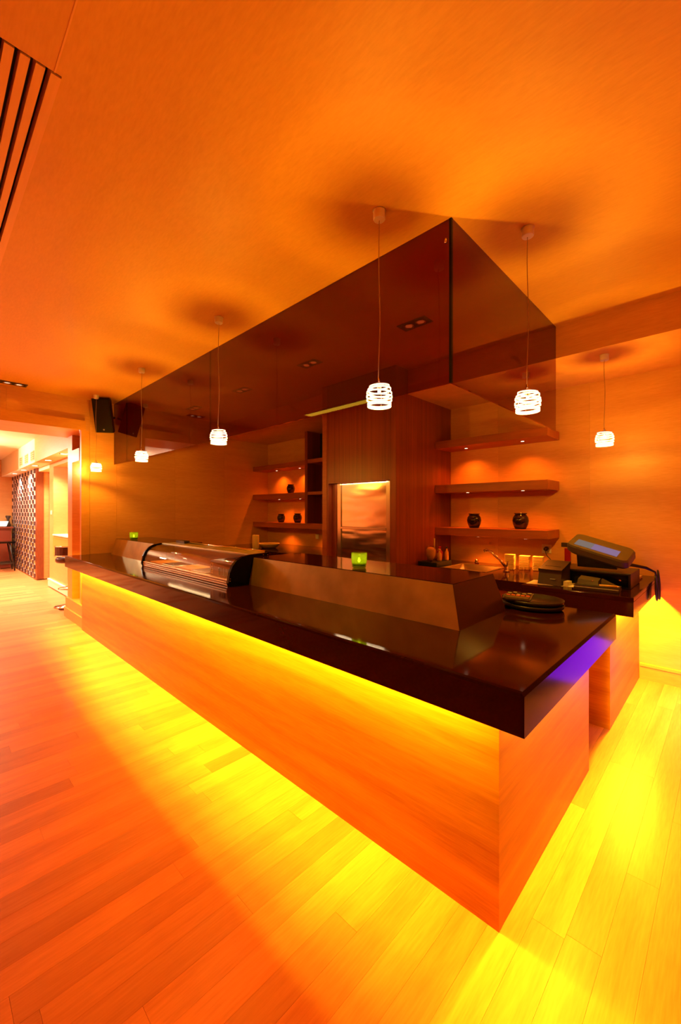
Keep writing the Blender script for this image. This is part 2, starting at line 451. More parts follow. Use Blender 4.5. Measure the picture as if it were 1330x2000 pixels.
# ceiling bulkhead over the wall: timber faced part, then plaster part
struct(B(1.575, 2.3, DD, 9.9, 2.48, HC).build('trim_7', 'wall_veneer'))
struct(B(1.575, 2.3, 9.9, 14.6, 2.48, HC).build('trim_8', 'plaster'))
struct(B(.55, 1.15, 11.4, 14.6, 2.46, HC).build('trim_9', 'plaster'))
for i, yy in enumerate((10.1, 10.75, 11.4)):
    t = thing('air_vent', ['square tan air vent on the hall bulkhead, nearest the timber face', 'square tan air vent on the hall bulkhead, middle of three', 'square tan air vent on the hall bulkhead, farthest of three'][i], 'vent', (1.575, yy, 2.62), group='air vents on the hall bulkhead')
    B(1.565, 1.576, yy - .16, yy + .16, 2.53, 2.72).build('frame', 'cream_wax', t)
    for k in range(4): B(1.560, 1.567, yy - .14, yy + .14, 2.545 + k * .043, 2.572 + k * .043).build('slat', 'straw', t)
names = ['nearest the doorway', 'second from the doorway', 'third from the doorway', 'fourth from the doorway', 'farthest from the doorway']
for i, yy in enumerate((8.10, 9.31, 10.6, 11.9, 13.2)):
    t = thing('hall_downlight', 'round recessed downlight under the hall bulkhead, ' + names[i], 'downlight', (1.69, yy, 2.48), group='downlights under the hall bulkhead')
    MB().lathe([(.055, -.006), (.075, -.006), (.078, 0), (.055, 0)], (1.69, yy, 2.48), close=True).build('trim_ring', 'chrome', t)
    MB().lathe([(0, -.002), (.054, -.002)], (1.69, yy, 2.48)).build('lens', 'hall_glow', t)
    l = lamp('SPOT', 'hall_lamp', t, (1.69, yy, 2.46), P_HALL * 2.6, HALL, .05, spot_size=2.2, spot_blend=0.8)
for i, (xx, yy) in enumerate(((.30, 8.35), (.30, 10.6), (-.9, 8.4), (-.9, 11.0))):
    t = thing('hall_ceiling_light', ['bright round ceiling light of the hall just past the doorway', 'round ceiling light deep in the hall', 'round ceiling light left in the hall past the doorway', 'round ceiling light at the left rear of the hall'][i], 'downlight', (xx, yy, HC), group='hall ceiling lights')
    MB().lathe([(.06, -.02), (.08, -.02), (.08, 0), (.06, 0)], (xx, yy, HC), close=True).build('trim_ring', 'chrome', t)
    MB().lathe([(0, -.012), (.06, -.012)], (xx, yy, HC)).build('lens', 'bulb_glow' if i == 0 else 'hall_glow', t)
    lamp('SPOT', 'hall_lamp', t, (xx, yy, HC - .05), P_HALL * (1.2 if i == 2 else 4.0), HALL, .06, spot_size=math.radians(118), spot_blend=.6)
    if i in (1, 3): lamp('POINT', 'hall_glow_lamp', t, (xx, yy, HC - .35), P_HALL * 1.6, HALL, .08)  # bare point fill added to brighten the hall and its ceiling
# small twin spot in the hall niche
t = thing('niche_spotlight', 'small white twin spotlight hanging in the hall display niche', 'spotlight', (2.0, 8.05, NZ1))
B(1.99, 2.01, 7.9, 8.3, NZ1 - .02, NZ1).build('track', 'white_plastic', t)
for yy in (7.98, 8.22):
    MB().tube([(2.0, yy, NZ1 - .02), (2.0, yy, NZ1 - .08)], .006).build('stem', 'white_plastic', t)
    MB().tube([(2.0, yy, NZ1 - .05), (1.97, yy, NZ1 - .14)], [.03, .035], 12).build('head', 'frosted', t)
lamp('POINT', 'niche_lamp', t, (1.95, 8.1, NZ1 - .22), 30, HALL, .03)
lamp('POINT', 'portal_lamp', pr, (1.66, 6.58, 2.10), 7, HALL, .04)
tag(B(HX - .008, HX, 9.83, 9.93, 1.45, 1.53).build('light_switch', 'white_plastic'), 'white light switch plate on the hall wall by the niche', 'switch')

# checkered screen
sc = thing('lattice_screen', 'tall pale screen with a checkered pattern of dark squares in the hall', 'screen', (1.83, 12.9, 0))
SY0, SY1 = 11.27, 14.58
B(1.815, 1.86, SY0, SY1, 0, 2.48).build('backing', 'tile_light', sc)
mb = MB(); mb2 = MB(); mr = 25; ncol = 17
for r in range(mr):
    for c in range(ncol):
        yy = SY0 + .02 + c * .193; zz = .015 + r * .0985
        w_ = (.15, .11, .15, .06)[c % 4]
        if (r + c) % 2 == 0: mb.box(1.795, 1.816, yy, yy + w_, zz, zz + .090)
        elif r < 13: mb2.box(1.803, 1.816, yy + .02, yy + w_, zz + .018, zz + .080)
tag(mb2.build('brown_square', 'straw', sc), kind='stuff')
tag(mb.build('dark_square', 'tile_dark', sc), kind='stuff')
# desk, table, lantern at the end of the hall
t = thing('reception_desk', 'dark red wooden desk at the end of the hall behind the black table', 'desk', (1.1, 14.2, 0))
B(.3, 1.72, 14.0, 14.5, 0, 1.06).build('body', 'lacquer_red', t)
B(.26, 1.76, 13.96, 14.5, 1.06, 1.10).build('top', 'lacquer_red', t)
for k in range(3): B(.34 + k * .46, .76 + k * .46, 13.985, 14.001, .1, 1.0).build('door', 'lacquer_red', t)
t = thing('lantern', 'low glowing white lantern on the dark red hall desk', 'lantern', (1.4, 14.15, 1.10))
MB().hexa([(1.16, 14.02, 1.12), (1.62, 14.02, 1.12), (1.62, 14.28, 1.12), (1.16, 14.28, 1.12), (1.12, 14.0, 1.25), (1.66, 14.0, 1.25), (1.66, 14.3, 1.25), (1.12, 14.3, 1.25)]).build('shade', 'lantern_glow', t)
B(1.22, 1.56, 14.06, 14.24, 1.10, 1.12).build('base', 'straw', t)
v = MB().lathe([(.05, 0), (.07, .03), (.03, .14), (.028, .2), (.06, .27), (.055, .30)], (1.70, 14.42, 1.10))
tag(v.build('bottle_vase', 'brown_plastic'), 'small dark bottle vase beside the white lantern', 'vase')
t = thing('console_table', 'black framed side table with splayed legs in the hall', 'table', (1.2, 13.4, 0))
B(.55, 1.70, 13.15, 13.65, .71, .75).build('table_top', 'black_gloss', t)
for sx in (.60, 1.62):
    for yy in (13.2, 13.6):
        MB().tube([(sx - .03, yy, .71), (sx + .07, yy, 0.0)], .018, 6).build('leg', 'black_plastic', t)
for yy in (13.2, 13.6): B(.6, 1.68, yy - .012, yy + .012, .18, .22).build('stretcher', 'black_plastic', t)

# chrome bar stool half behind the doorway post
t = thing('bar_stool', 'brown padded bar stool with chrome base half hidden behind the end of the bar', 'stool', (1.66, 7.62, 0))
MB().lathe([(0, .0), (.20, .0), (.21, .008), (.19, .016), (.05, .035), (.03, .05)], (1.66, 7.62, 0)).build('base', 'chrome', t)
MB().tube([(1.66, 7.62, .04), (1.66, 7.62, .70)], .022, 12).build('post', 'chrome', t)
MB().lathe([(.14, .28), (.15, .28), (.15, .295), (.14, .295)], (1.66, 7.62, 0), close=True).build('foot_ring', 'chrome', t)
MB().lathe([(0, .70), (.17, .70), (.185, .72), (.185, .76), (.16, .79), (0, .80)], (1.66, 7.62, 0)).build('seat', 'brown_leather', t)
bk = MB()
a0 = []
for i in range(9):
    a = PI * .85 + i * PI * .7 / 8
    a0.append((1.66 + .19 * math.cos(a), 7.62 + .19 * math.sin(a)))
for i in range(8):
    p, q = a0[i], a0[i + 1]
    bk.hexa([(p[0], p[1], .82), (q[0], q[1], .82), (q[0] * .9 + 1.66 * .1, q[1] * .9 + 7.62 * .1, .82), (p[0] * .9 + 1.66 * .1, p[1] * .9 + 7.62 * .1, .82),
             (p[0], p[1], .95), (q[0], q[1], .95), (q[0] * .9 + 1.66 * .1, q[1] * .9 + 7.62 * .1, .95), (p[0] * .9 + 1.66 * .1, p[1] * .9 + 7.62 * .1, .95)])
bk.build('backrest', 'brown_leather', t)
for zz in (.81, .96):
    MB().tube([(x, y, zz) for x, y in a0], .008, 6).build('rail', 'chrome', t)

# ------------------------------------------------------------------ the bar: base and worktop
t = thing('bar_counter', 'long veneered bar base glowing yellow under the dark worktop', 'counter', (2.06, 3.4, 0))
B(BX0, BX0 + .03, BY0, 5.955, 0, .905).build('front_panel', 'counter_veneer', t)
B(BX0 + .0302, BX1, BY0 + .0006, BY0 + .03, 0, .905).build('end_panel', 'counter_veneer', t)
B(BX1 - .03, BX1, BY0 + .0302, YF - .002, 0, .905).build('rear_panel', 'counter_veneer', t)
w = thing('bar_worktop', 'long dark brown polished worktop of the bar with deep front edge', 'worktop', (2.0, 3.4, TOP))
TB = .789
pf = [(CX0, TB), (CX0, TOP - .014), (CX0 + .004, TOP - .004), (CX0 + .014, TOP), (CX1 - .014, TOP), (CX1 - .004, TOP - .004), (CX1, TOP - .014), (CX1, .905), (CX0 + .03, .905), (CX0 + .03, TB)]
MB().prism(pf, CY0 + .012, YF - .003).build('top_slab', 'worktop', w)
MB().prism([(CY0, TB), (CY0 + .012, TB), (CY0 + .012, TOP), (CY0 + .010, TOP), (CY0, TOP - .010)], CX0 + .0, CX1, 'x').build('end_band', 'edge_band', w)
B(CX1 - .03, CX1, CY0 + .012, BY0 + .1, TB, .905).build('return_apron', 'worktop', w)
B(BX0 - .052, BX0 - .028, CY0 + .15, YF - .05, .893, .9048).build('led_strip', 'strip_glow', w)
B(BX0 + .05, CX1 - .06, BY0 - .03, BY0 - .006, .893, .9048).build('led_strip', 'strip_glow', w)
def strip_light(parent, x0, x1, y0, y1, z, power, col, tilt=None):
    """long thin rectangular lamp facing down (tilted by rotation when given)"""
    d = bpy.data.lights.new('strip_lamp', 'AREA'); d.shape = 'RECTANGLE'
    d.size = x1 - x0; d.size_y = y1 - y0; d.energy = power; d.color = col
    o = bpy.data.objects.new('strip_lamp', d); COL.objects.link(o)
    off = Vector((0, 0, 0)); p = parent
    while p is not None: off += p.location; p = p.parent
    o.parent = parent; o.location = Vector(((x0 + x1) / 2, (y0 + y1) / 2, z)) - off
    if tilt: o.rotation_euler = tilt
    return o
strip_light(w, BX0 - .075, BX0 - .012, CY0 + .15, YF - .05, .889, P_STRIP * 5.6, AMBER, (0, math.radians(-24), 0))
strip_light(w, BX0 + .05, CX1 - .06, BY0 - .03, BY0 - .006, .889, P_STRIP * 1.2 * 1.0, AMBER, (math.radians(25), 0, 0))

# raised bronze ledge in two lengths
LZ = 1.142
def ledge(y0, y1, label, slope0, slope1):
    t = thing('serving_ledge', label, 'ledge', (1.95, (y0 + y1) / 2, TOP), group='raised ledges on the bar')
    A = [(1.80, y0), (2.35, y0), (2.35, y1), (1.80, y1)]
    Bt = [(1.845, y0 + slope0), (2.315, y0 + slope0), (2.315, y1 - slope1), (1.845, y1 - slope1)]
    z0, z1 = TOP, LZ
    L = lambda p, z: (p[0], p[1], z)
    MB().hexa([L(p, z0) for p in A] + [L(p, z1 - .004) for p in Bt]).build('body', 'bronze_dark', t)
    e = .004                                # bronze face sheet
    MB().hexa([(1.80 - e, y0 + .002, z0), (1.80, y0 + .002, z0), (1.80, y1 - .002, z0), (1.80 - e, y1 - .002, z0),
               (1.845 - e, y0 + slope0 + .002, z1 - .004), (1.845, y0 + slope0 + .002, z1 - .004), (1.845, y1 - slope1 - .002, z1 - .004), (1.845 - e, y1 - slope1 - .002, z1 - .004)]).build('front_sheet', 'bronze', t)
    MB().hexa([L(p, z1 - .004) for p in Bt] + [L(p, z1) for p in Bt]).build('top_sheet', 'worktop', t)
ledge(.94, 2.735, 'bronze-faced raised ledge at the near end of the bar', .06, 0)
ledge(4.50, 6.05, 'raised bronze ledge at the far end of the bar beyond the display case', 0, .05)

# curved glass display case
t = thing('display_case', 'curved glass refrigerated display case with black end panels on the bar', 'display case', (1.85, 3.6, TOP))
CY_0, CY_1 = 2.738, 4.485
arc = [(1.640, .012), (1.636, .05), (1.645, .10), (1.668, .15), (1.705, .19), (1.76, .215), (1.83, .225)]
endp = [(1.632, .0)] + [(1.618, .03)] + [(x - .012, z + .008) for x, z in arc[1:]] + [(1.99, .238), (1.995, .195), (1.90, .19), (1.86, .0)]
for a, b in ((CY_0, CY_0 + .03), (CY_1 - .02, CY_1)):
    e = MB().prism([(x, z + TOP) for x, z in endp], a, b).build('end_panel', 'black_gloss', t)
    if a == CY_0:
        for x, z in ((1.632, .045), (1.634, .062), (1.935, .222), (1.978, .218)):
            m = MB()
            m.tube([(x, CY_0 + .001, TOP + z), (x, CY_0 - .004, TOP + z)], .0045, 10); m.build('screw', 'chrome', e)
m = MB()
n = len(arc)
vs = [(x, y, z + TOP) for y in (CY_0 + .03, CY_1 - .02) for x, z in arc[1:]] + [(x + .005, y, z + TOP - .004) for y in (CY_0 + .03, CY_1 - .02) for x, z in arc[1:]]
k = n - 1
fs = [(i, i + 1, k + i + 1, k + i) for i in range(k - 1)] + [(2 * k + i, 2 * k + i + 1, 3 * k + i + 1, 3 * k + i) for i in range(k - 1)]
m.add(vs, fs, True).build('curved_glass', 'clear_glass', t)
for zz, xx in ((.0, 1.634), (.018, 1.630), (.036, 1.632)):
    B(xx, xx + .035, CY_0 + .03, CY_1 - .02, TOP + zz + .001, TOP + zz + .016, bev=.003).build('front_rail', 'case_rail', t)
B(1.668, 1.99, CY_0 + .03, CY_1 - .02, TOP + .001, TOP + .03).build('deck', 'case_rail', t)
B(1.97, 2.0, CY_0 + .03, CY_1 - .02, TOP + .03, TOP + .225).build('rear_door', 'dark_wood', t)
B(1.83, 1.995, CY_0 + .03, CY_1 - .02, TOP + .222, TOP + .234, bev=.003).build('top_rail', 'bronze', t)
MB().tube([(1.985, CY_0 + .05, TOP + .245), (1.985, CY_1 - .04, TOP + .245)], .009, 8).build('rear_rail', 'chrome', t)
B(1.95, 2.01, CY_1 - .30, CY_1 - .10, TOP + .236, TOP + .262).build('handle', 'black_plastic', t)
for i in range(4):
    y0 = CY_0 + .50 + i * .31
    tr = B(1.70, 1.93, y0, y0 + .28, TOP + .03, TOP + .05, bev=.004).build('tray', ['steel_plain', 'trim_wood', 'steel_plain', 'trim_wood'][i], t)
strip_light(t, 1.86, 1.88, CY_0 + .5, CY_1 - .1, TOP + .215, 2.2, (1, .70, .36))  # lamp added inside the case to light the deck and trays
B(1.855, 1.885, CY_0 + .5, CY_1 - .1, TOP + .2165, TOP + .2215).build('lamp_tube', 'frosted', t)
bx = B(1.69, 1.96, CY_0 + .04, CY_0 + .42, TOP + .03, TOP + .17, bev=.012).build('cooling_box', 'dark_wood', t)
for i in range(5): B(1.682, 1.692, CY_0 + .10 + i * .035, CY_0 + .118 + i * .035, TOP + .06, TOP + .12).build('vent_slot', 'black_matt', bx)
# lettering on the case, running up the glass
cu = bpy.data.curves.new('lettering', 'FONT'); cu.body = 'ICQ'; cu.size = .052; cu.extrude = .0006; cu.align_x = 'CENTER'
to = bpy.data.objects.new('lettering', cu); COL.objects.link(to)
dg = bpy.context.evaluated_depsgraph_get(); me = bpy.data.meshes.new_from_object(to.evaluated_get(dg))
bpy.data.objects.remove(to)
lt = bpy.data.objects.new('lettering', me); COL.objects.link(lt); me.materials.clear(); me.materials.append(MATS['cream_wax'])
lt.parent = bx; lt.location = Vector((1.6885, CY_0 + .362, TOP + .105)) - t.location
lt.rotation_euler = Matrix(((0, 0, -1), (0, 1, 0), (1, 0, 0))).to_euler()   # text runs upward, faces the guests

# green glass candle holders
def candle(loc, label):
    t = thing('candle_holder', label, 'candle', loc, group='green glass candle holders on the bar ledge')
    x, y, z = loc
    MB().lathe([(.036, 0), (.044, .006), (.050, .05), (.050, .098), (.046, .098), (.045, .05), (.040, .012), (0, .012)], loc, 24).build('glass', 'green_glass', t)
    MB().lathe([(0, .013), (.037, .013), (.040, .034), (0, .036)], loc, 20).build('wax', 'green_wax', t)
    MB().lathe([(0, .036), (.008, .042), (.009, .050), (.004, .060), (0, .066)], loc, 12).build('flame', 'flame_glow', t)
    lamp('POINT', 'candle_lamp', t, (x, y, z + .075), .22, (1, .80, .25), .006)
candle((1.955, 1.72, LZ), 'green glass candle holder with a lit flame on the near ledge')
candle((1.91, 5.53, LZ), 'green glass candle holder on the far ledge by the end wall')

# oval serving trays with a calculator on top
TX, TY = 2.545, .86
names = ['black oval serving tray lying directly on the bar top', 'black oval serving tray stacked on top, holding the calculator']
for i in range(2):
    z = TOP + i * .026
    m = MB().lathe([(0, 0), (.142, 0), (.160, .012), (.165, .030), (.160, .030), (.152, .012), (0, .008)], (TX, TY, z), 40, sx=.92, sy=1.04)
    tag(m.build('serving_tray', 'black_plastic'), names[i], 'tray', 'stacked black trays')
zt = TOP + .0345
t = thing('calculator', 'flat calculator with red and grey keys lying on the black tray', 'calculator', (TX - .06, TY + .06, TOP + .0575), (0, math.radians(-2), math.radians(12)))
MB().box(-.09, .09, -.075, .075, .0, .014, bev=.004).build('body', 'brown_plastic', t, local=True)
MB().box(-.08, -.03, -.065, .065, .0135, .017).build('display', 'olive_plastic', t, local=True)
for r in range(4):
    for c in range(5):
        MB().box(-.018 + r * .025, .000 + r * .025, -.064 + c * .027, -.044 + c * .027, .0135, .018).build('key', 'button_red' if r == 0 else 'button_grey' if (r + c) % 3 == 0 else 'black_plastic', t, local=True)

# light added out of view for the purple glow on the bar end
t = thing('purple_accent_lamp', 'purple light bar standing on the floor by the back wall beside the till counter', 'lamp', (3.95, -.10, 0))
PA, PB = Vector((3.36, -.26, 0)), Vector((4.44, .10, 0)); pn = Vector((-.32, .95, 0)).normalized()
q = lambda p, d, z: (p.x + pn.x * d, p.y + pn.y * d, z)
MB().hexa([q(PA, -.06, .02), q(PB, -.06, .02), q(PB, -.012, .02), q(PA, -.012, .02), q(PA, -.06, .50), q(PB, -.06, .50), q(PB, -.012, .50), q(PA, -.012, .50)]).build('housing', 'black_plastic', t)
for f in (.2, .8):
    p = PA.lerp(PB, f); B(p.x - .03, p.x + .03, p.y - .11, p.y - .0, 0, .02).build('foot', 'black_plastic', t)
d = bpy.data.lights.new('purple_lamp', 'AREA'); d.shape = 'RECTANGLE'; d.size = 1.1; d.size_y = .44; d.energy = 9.0; d.color = (.24, .0, 1.0)
o = bpy.data.objects.new('purple_lamp', d); COL.objects.link(o); o.parent = t
o.location = (PA + PB) / 2 + Vector((0, 0, .26)) - t.location; o.rotation_euler = pn.to_track_quat('-Z', 'Z').to_euler()

# ------------------------------------------------------------------ tinted glass screen hanging around the bar ceiling
t = thing('glass_screen', 'dark red tinted glass screen hanging from the ceiling around the bar', 'glass screen', (2.7, 3.6, GZ))
ys = [GY, 3.54, 5.76, YF - .004]
for i in range(3):
    B(GX, GX + .012, ys[i] + (.014 if i == 0 else .0015), ys[i + 1] - .0015, GZ, ZC - .001).build('glass_panel', 'tinted_glass', t)
B(GX + .014, BMX - .001, GY, GY + .012, GZ, ZC - .001).build('glass_panel', 'tinted_glass', t)
B(GX - .001, GX + .013, GY - .001, GY + .013, GZ, ZC - .001).build('corner_post', 'black_gloss', t)
MB().tube([(GX - .003, GY + .03, ZC - .10), (GX - .003, GY + .03, ZC - .12)], .008, 8).build('corner_clip', 'chrome', t)

# ------------------------------------------------------------------ service column with steel hatch
t = thing('service_column', 'tall red-brown veneered column with a steel serving hatch behind the bar', 'column', (3.95, 3.03, 0))
HY0, HY1, HZ0, HZ1 = 2.565, 3.48, .86, 1.838
mb = MB()
mb.box(KX0, KX0 + .10, KY0, HY0, 0, ZC); mb.box(KX0, KX0 + .10, HY1, KY1, 0, ZC)
mb.box(KX0, KX0 + .10, HY0, HY1, HZ1, ZC); mb.box(KX0, KX0 + .10, HY0, HY1, 0, HZ0)
mb.box(KX0 + .10, XW - .001, KY0, KY1, 0, BMZ - .001); mb.box(KX0 + .10, BMX - .001, KY0, KY1, BMZ - .001, ZC)
mb.build('body', 'column_veneer', t)
h = B(KX0 + .078, KX0 + .099, HY0 + .001, HY1 - .001, HZ0 + .001, HZ1 - .001).build('hatch', 'steel', t)
B(KX0 + .066, KX0 + .080, HY0 + .001, HY0 + .10, HZ0 + .02, HZ1 - .001).build('side_rail', 'steel_plain', h)
B(KX0 + .066, KX0 + .080, HY1 - .14, HY1 - .07, HZ0 + .02, HZ1 - .001).build('side_rail', 'steel_plain', h)
B(KX0 + .060, KX0 + .080, HY0 + .10, HY1 - .14, 1.300, 1.330, bev=.004).build('hatch_bar', 'steel_plain', h)
B(KX0 + .020, KX0 + .099, HY0 + .001, HY1 - .001, HZ0, HZ0 + .02).build('steel_sill', 'steel_plain', h)
B(KX0 + .056, KX0 + .070, HY0 + .015, HY0 + .035, 1.40, 1.47).build('latch', 'black_plastic', h)
strip_light(t, KX0 + .02, KX0 + .04, HY0 + .1, HY1 - .1, HZ1 - .006, 2.6, (1, .72, .40))  # lamp added under the hatch head to whiten the steel
B(KX0 + .05, KX0 + .1, HY1 - .07, HY1 - .001, HZ0 + .02, HZ1 - .001).build('timber_jamb', 'column_veneer', t)
B(KX0 - .006, KX0 - .0002, KY1 - .075, KY1, 0, ZC - .001).build('corner_strip', 'shelf_wood', t)

# ------------------------------------------------------------------ shelves with little spotlights
SX = 4.165
def shelf(y0, y1, z0, z1, label, spots, x0=SX, boost=1.0):
    t = thing('wall_shelf', label, 'shelf', ((x0 + XW) / 2, (y0 + y1) / 2, z0), group='wooden wall shelves behind the bar')
    B(x0, XW - .001, y0, y1, z0, z1, bev=.003).build('board', 'shelf_wood', t)
    for x, y in spots:
        s = MB().lathe([(.016, -.004), (.021, -.004), (.021, 0), (.016, 0)], (x, y, z0 - .001), 16, close=True).build('spotlight', 'chrome', t)
        MB().lathe([(0, -.0045), (.0165, -.0045)], (x, y, z0 - .001), 14).build('lens', 'puck_glow', s)
        lamp('SPOT', 'spot_lamp', t, (x, y, z0 - .012), P_PUCK * 4 * boost, RED, .012, spot_size=math.radians(130), spot_blend=.9)
R0, R1 = 1.268, KY0 - .001
shelf(R0, R1, 2.232, 2.315, 'top wooden shelf on the wall right of the column', [(4.335, 2.187), (4.31, 1.554)])
shelf(R0, R1, 1.718, 1.812, 'middle wooden shelf on the wall right of the column', [(4.20, 2.10), (4.20, 1.51)])
shelf(R0, R1, 1.236, 1.323, 'lowest wooden shelf right of the column holding two vases', [(4.20, 1.98), (4.19, 1.48)], boost=2.2)
L0, L1 = 4.81, YF - .001
shelf(L0, L1, 2.232, 2.315, 'empty upper shelf in the left alcove behind the bar', [(4.375, 5.782), (4.385, 5.17)], 4.2)
shelf(L0, L1, 1.718, 1.812, 'middle shelf in the left alcove holding one dark vase', [(4.27, 5.573), (4.33, 5.093)], 4.2)
shelf(KY1 + .001, L1, 1.236, 1.323, 'lowest long shelf in the left alcove holding two vases', [(4.3, 5.55), (4.3, 4.6)], 4.2)
t = thing('cubby_unit', 'tall open cubbyhole unit between the left alcove shelves and the column', 'cabinet', (4.35, 4.2, 1.323))
B(4.18, XW - .001, 4.745, 4.808, 1.3235, BMZ - .002).build('divider', 'column_veneer', t)
for z0, z1 in ((1.765, 1.812), (2.255, 2.315)):
    B(4.185, XW - .001, KY1 + .001, 4.744, z0, z1).build('cubby_shelf', 'shelf_wood', t)
B(4.45, XW - .001, KY1 + .001, 4.744, 2.316, BMZ - .002).build('back_panel', 'black_matt', t)  # black colour stands for the shade in the unlit top opening
B(4.47, XW - .001, KY1 + .001, 4.744, 1.325, 2.254).build('back_panel', 'column_veneer', t)

def vase(loc, s, label):
    prof = [(.046, 0), (.052, .006), (.070, .05), (.076, .085), (.070, .118), (.056, .140), (.050, .146), (.053, .152), (.058, .158), (.052, .160), (.044, .150), (.050, .12), (.0, .05)]
    t = thing('dark_vase', label, 'vase', loc, group='dark barrel vases on the shelves')
    MB().lathe([(r * s, z * s) for r, z in prof], loc, 26).build('body', 'vase_glaze', t)
    MB().lathe([(.050 * s, .150 * s), (.060 * s, .150 * s), (.060 * s, .160 * s), (.050 * s, .160 * s)], loc, 26, close=True).build('rim', 'vase_glaze', t)
vase((4.27, 2.06, 1.323), 1.0, 'dark glazed barrel vase nearer the column on the right lowest shelf')
vase((4.30, 1.57, 1.323), 1.04, 'dark glazed barrel vase nearer the wall socket on the right lowest shelf')
vase((4.30, 5.56, 1.323), .90, 'dark barrel vase on the lowest left alcove shelf, farther from the column')
vase((4.33, 5.16, 1.323), .96, 'dark barrel vase on the lowest left alcove shelf, nearer the column')
vase((4.30, 5.30, 1.812), .92, 'single dark barrel vase on the middle left alcove shelf')

# ------------------------------------------------------------------ back counters
t = thing('back_cabinet', 'wooden cabinet under the left back counter', 'cabinet', (4.1, 4.9, 0))
B(3.56, XW - .002, KY1 + .002, YF - .002, 0, .869).build('body', 'column_veneer', t)
for k in range(4):
    y0 = KY1 + .05 + k * .65
    dd = B(3.545, 3.5598, y0, y0 + .62, .1, .85).build('door', 'column_veneer', t)
    B(3.53, 3.545, y0 + .55, y0 + .57, .55, .68).build('handle', 'steel_plain', dd)
tag(B(3.505, XW - .001, KY1 + .001, YF - .001, .87, TOP, bev=.004).build('back_worktop', 'worktop'), 'dark worktop in the left alcove carrying the pillar candle', 'worktop')
t = thing('sink_cabinet', 'wooden cabinet under the sink right of the column', 'cabinet', (4.1, 1.85, 0))
B(3.52, XW - .002, 1.21, KY0 - .002, 0, .839).build('body', 'column_veneer', t)
for k in range(2):
    dd = B(3.505, 3.5198, 1.23 + k * .63, 1.84 + k * .63, .1, .82).build('door', 'column_veneer', t)
    B(3.49, 3.505, 1.80 + k * .06, 1.82 + k * .06, .5, .65).build('handle', 'steel_plain', dd)
# sink worktop with real opening
SKX0, SKX1, SKY0, SKY1, SZ = 3.80, 4.28, 1.72, 2.20, .915
mb = MB()
mb.box(3.47, XW - .001, 1.203, SKY0, .84, SZ); mb.box(3.47, XW - .001, SKY1, KY0 - .001, .84, SZ)
mb.box(3.47, SKX0, SKY0, SKY1, .84, SZ); mb.box(SKX1, XW - .001, SKY0, SKY1, .84, SZ)
tag(mb.build('sink_worktop', 'worktop'), 'dark worktop with the steel sink right of the column', 'worktop')
t = thing('sink', 'shallow steel sink lit from above in the right back counter', 'sink', (4.04, 1.93, SZ))
mb = MB()
mb.hexa([(SKX0 + .05, SKY0 + .05, SZ - .065), (SKX1 - .05, SKY0 + .05, SZ - .065), (SKX1 - .05, SKY1 - .05, SZ - .065), (SKX0 + .05, SKY1 - .05, SZ - .065),
         (SKX0 + .04, SKY0 + .04, SZ - .06), (SKX1 - .04, SKY0 + .04, SZ - .06), (SKX1 - .04, SKY1 - .04, SZ - .06), (SKX0 + .04, SKY1 - .04, SZ - .06)])
ri = [(SKX0 + .012, SKY0 + .012), (SKX1 - .012, SKY0 + .012), (SKX1 - .012, SKY1 - .012), (SKX0 + .012, SKY1 - .012)]
lo = [(SKX0 + .045, SKY0 + .045), (SKX1 - .045, SKY0 + .045), (SKX1 - .045, SKY1 - .045), (SKX0 + .045, SKY1 - .045)]
for i in range(4):
    j = (i + 1) % 4
    mb.add([(*ri[i], SZ), (*ri[j], SZ), (*lo[j], SZ - .06), (*lo[i], SZ - .06)], [(0, 1, 2, 3)])
mb.build('basin', 'steel_plain', t)
mb = MB()
for a in ((SKX0 - .01, SKX1 + .01, SKY0 - .01, SKY0 + .012), (SKX0 - .01, SKX1 + .01, SKY1 - .012, SKY1 + .01), (SKX0 - .01, SKX0 + .012, SKY0 + .012, SKY1 - .012), (SKX1 - .012, SKX1 + .01, SKY0 + .012, SKY1 - .012)):
    mb.box(*a, SZ + .0005, SZ + .006)
mb.build('rim', 'steel_plain', t)
MB().lathe([(0, .002), (.03, .002), (.034, 0)], (4.04, 1.93, SZ - .06), 16).build('drain', 'chrome', t)
t = thing('tap', 'chrome mixer tap slanting over the sink', 'tap', (3.99, 1.59, SZ))
MB().lathe([(.032, 0), (.032, .012), (.024, .016), (.022, .05), (.0, .052)], (3.99, 1.59, SZ), 16).build('base', 'chrome', t)
MB().tube([(3.99, 1.59, SZ + .04), (4.00, 1.66, SZ + .11), (4.02, 1.76, SZ + .185), (4.02, 1.81, SZ + .20)], [.016, .014, .013, .012], 10).build('spout', 'chrome', t)
MB().tube([(4.02, 1.80, SZ + .20), (4.02, 1.83, SZ + .185)], .016, 10).build('nozzle', 'chrome', t)
MB().tube([(3.99, 1.59, SZ + .05), (3.97, 1.57, SZ + .10)], .007, 8).build('lever', 'chrome', t)
v = MB().lathe([(0, 0), (.022, 0), (.026, .012), (.018, .03), (.022, .042), (0, .05)], (4.40, 2.09, SZ), 14)
tag(v.build('soap_knob', 'chrome'), 'small round chrome stopper knob behind the sink', 'stopper')

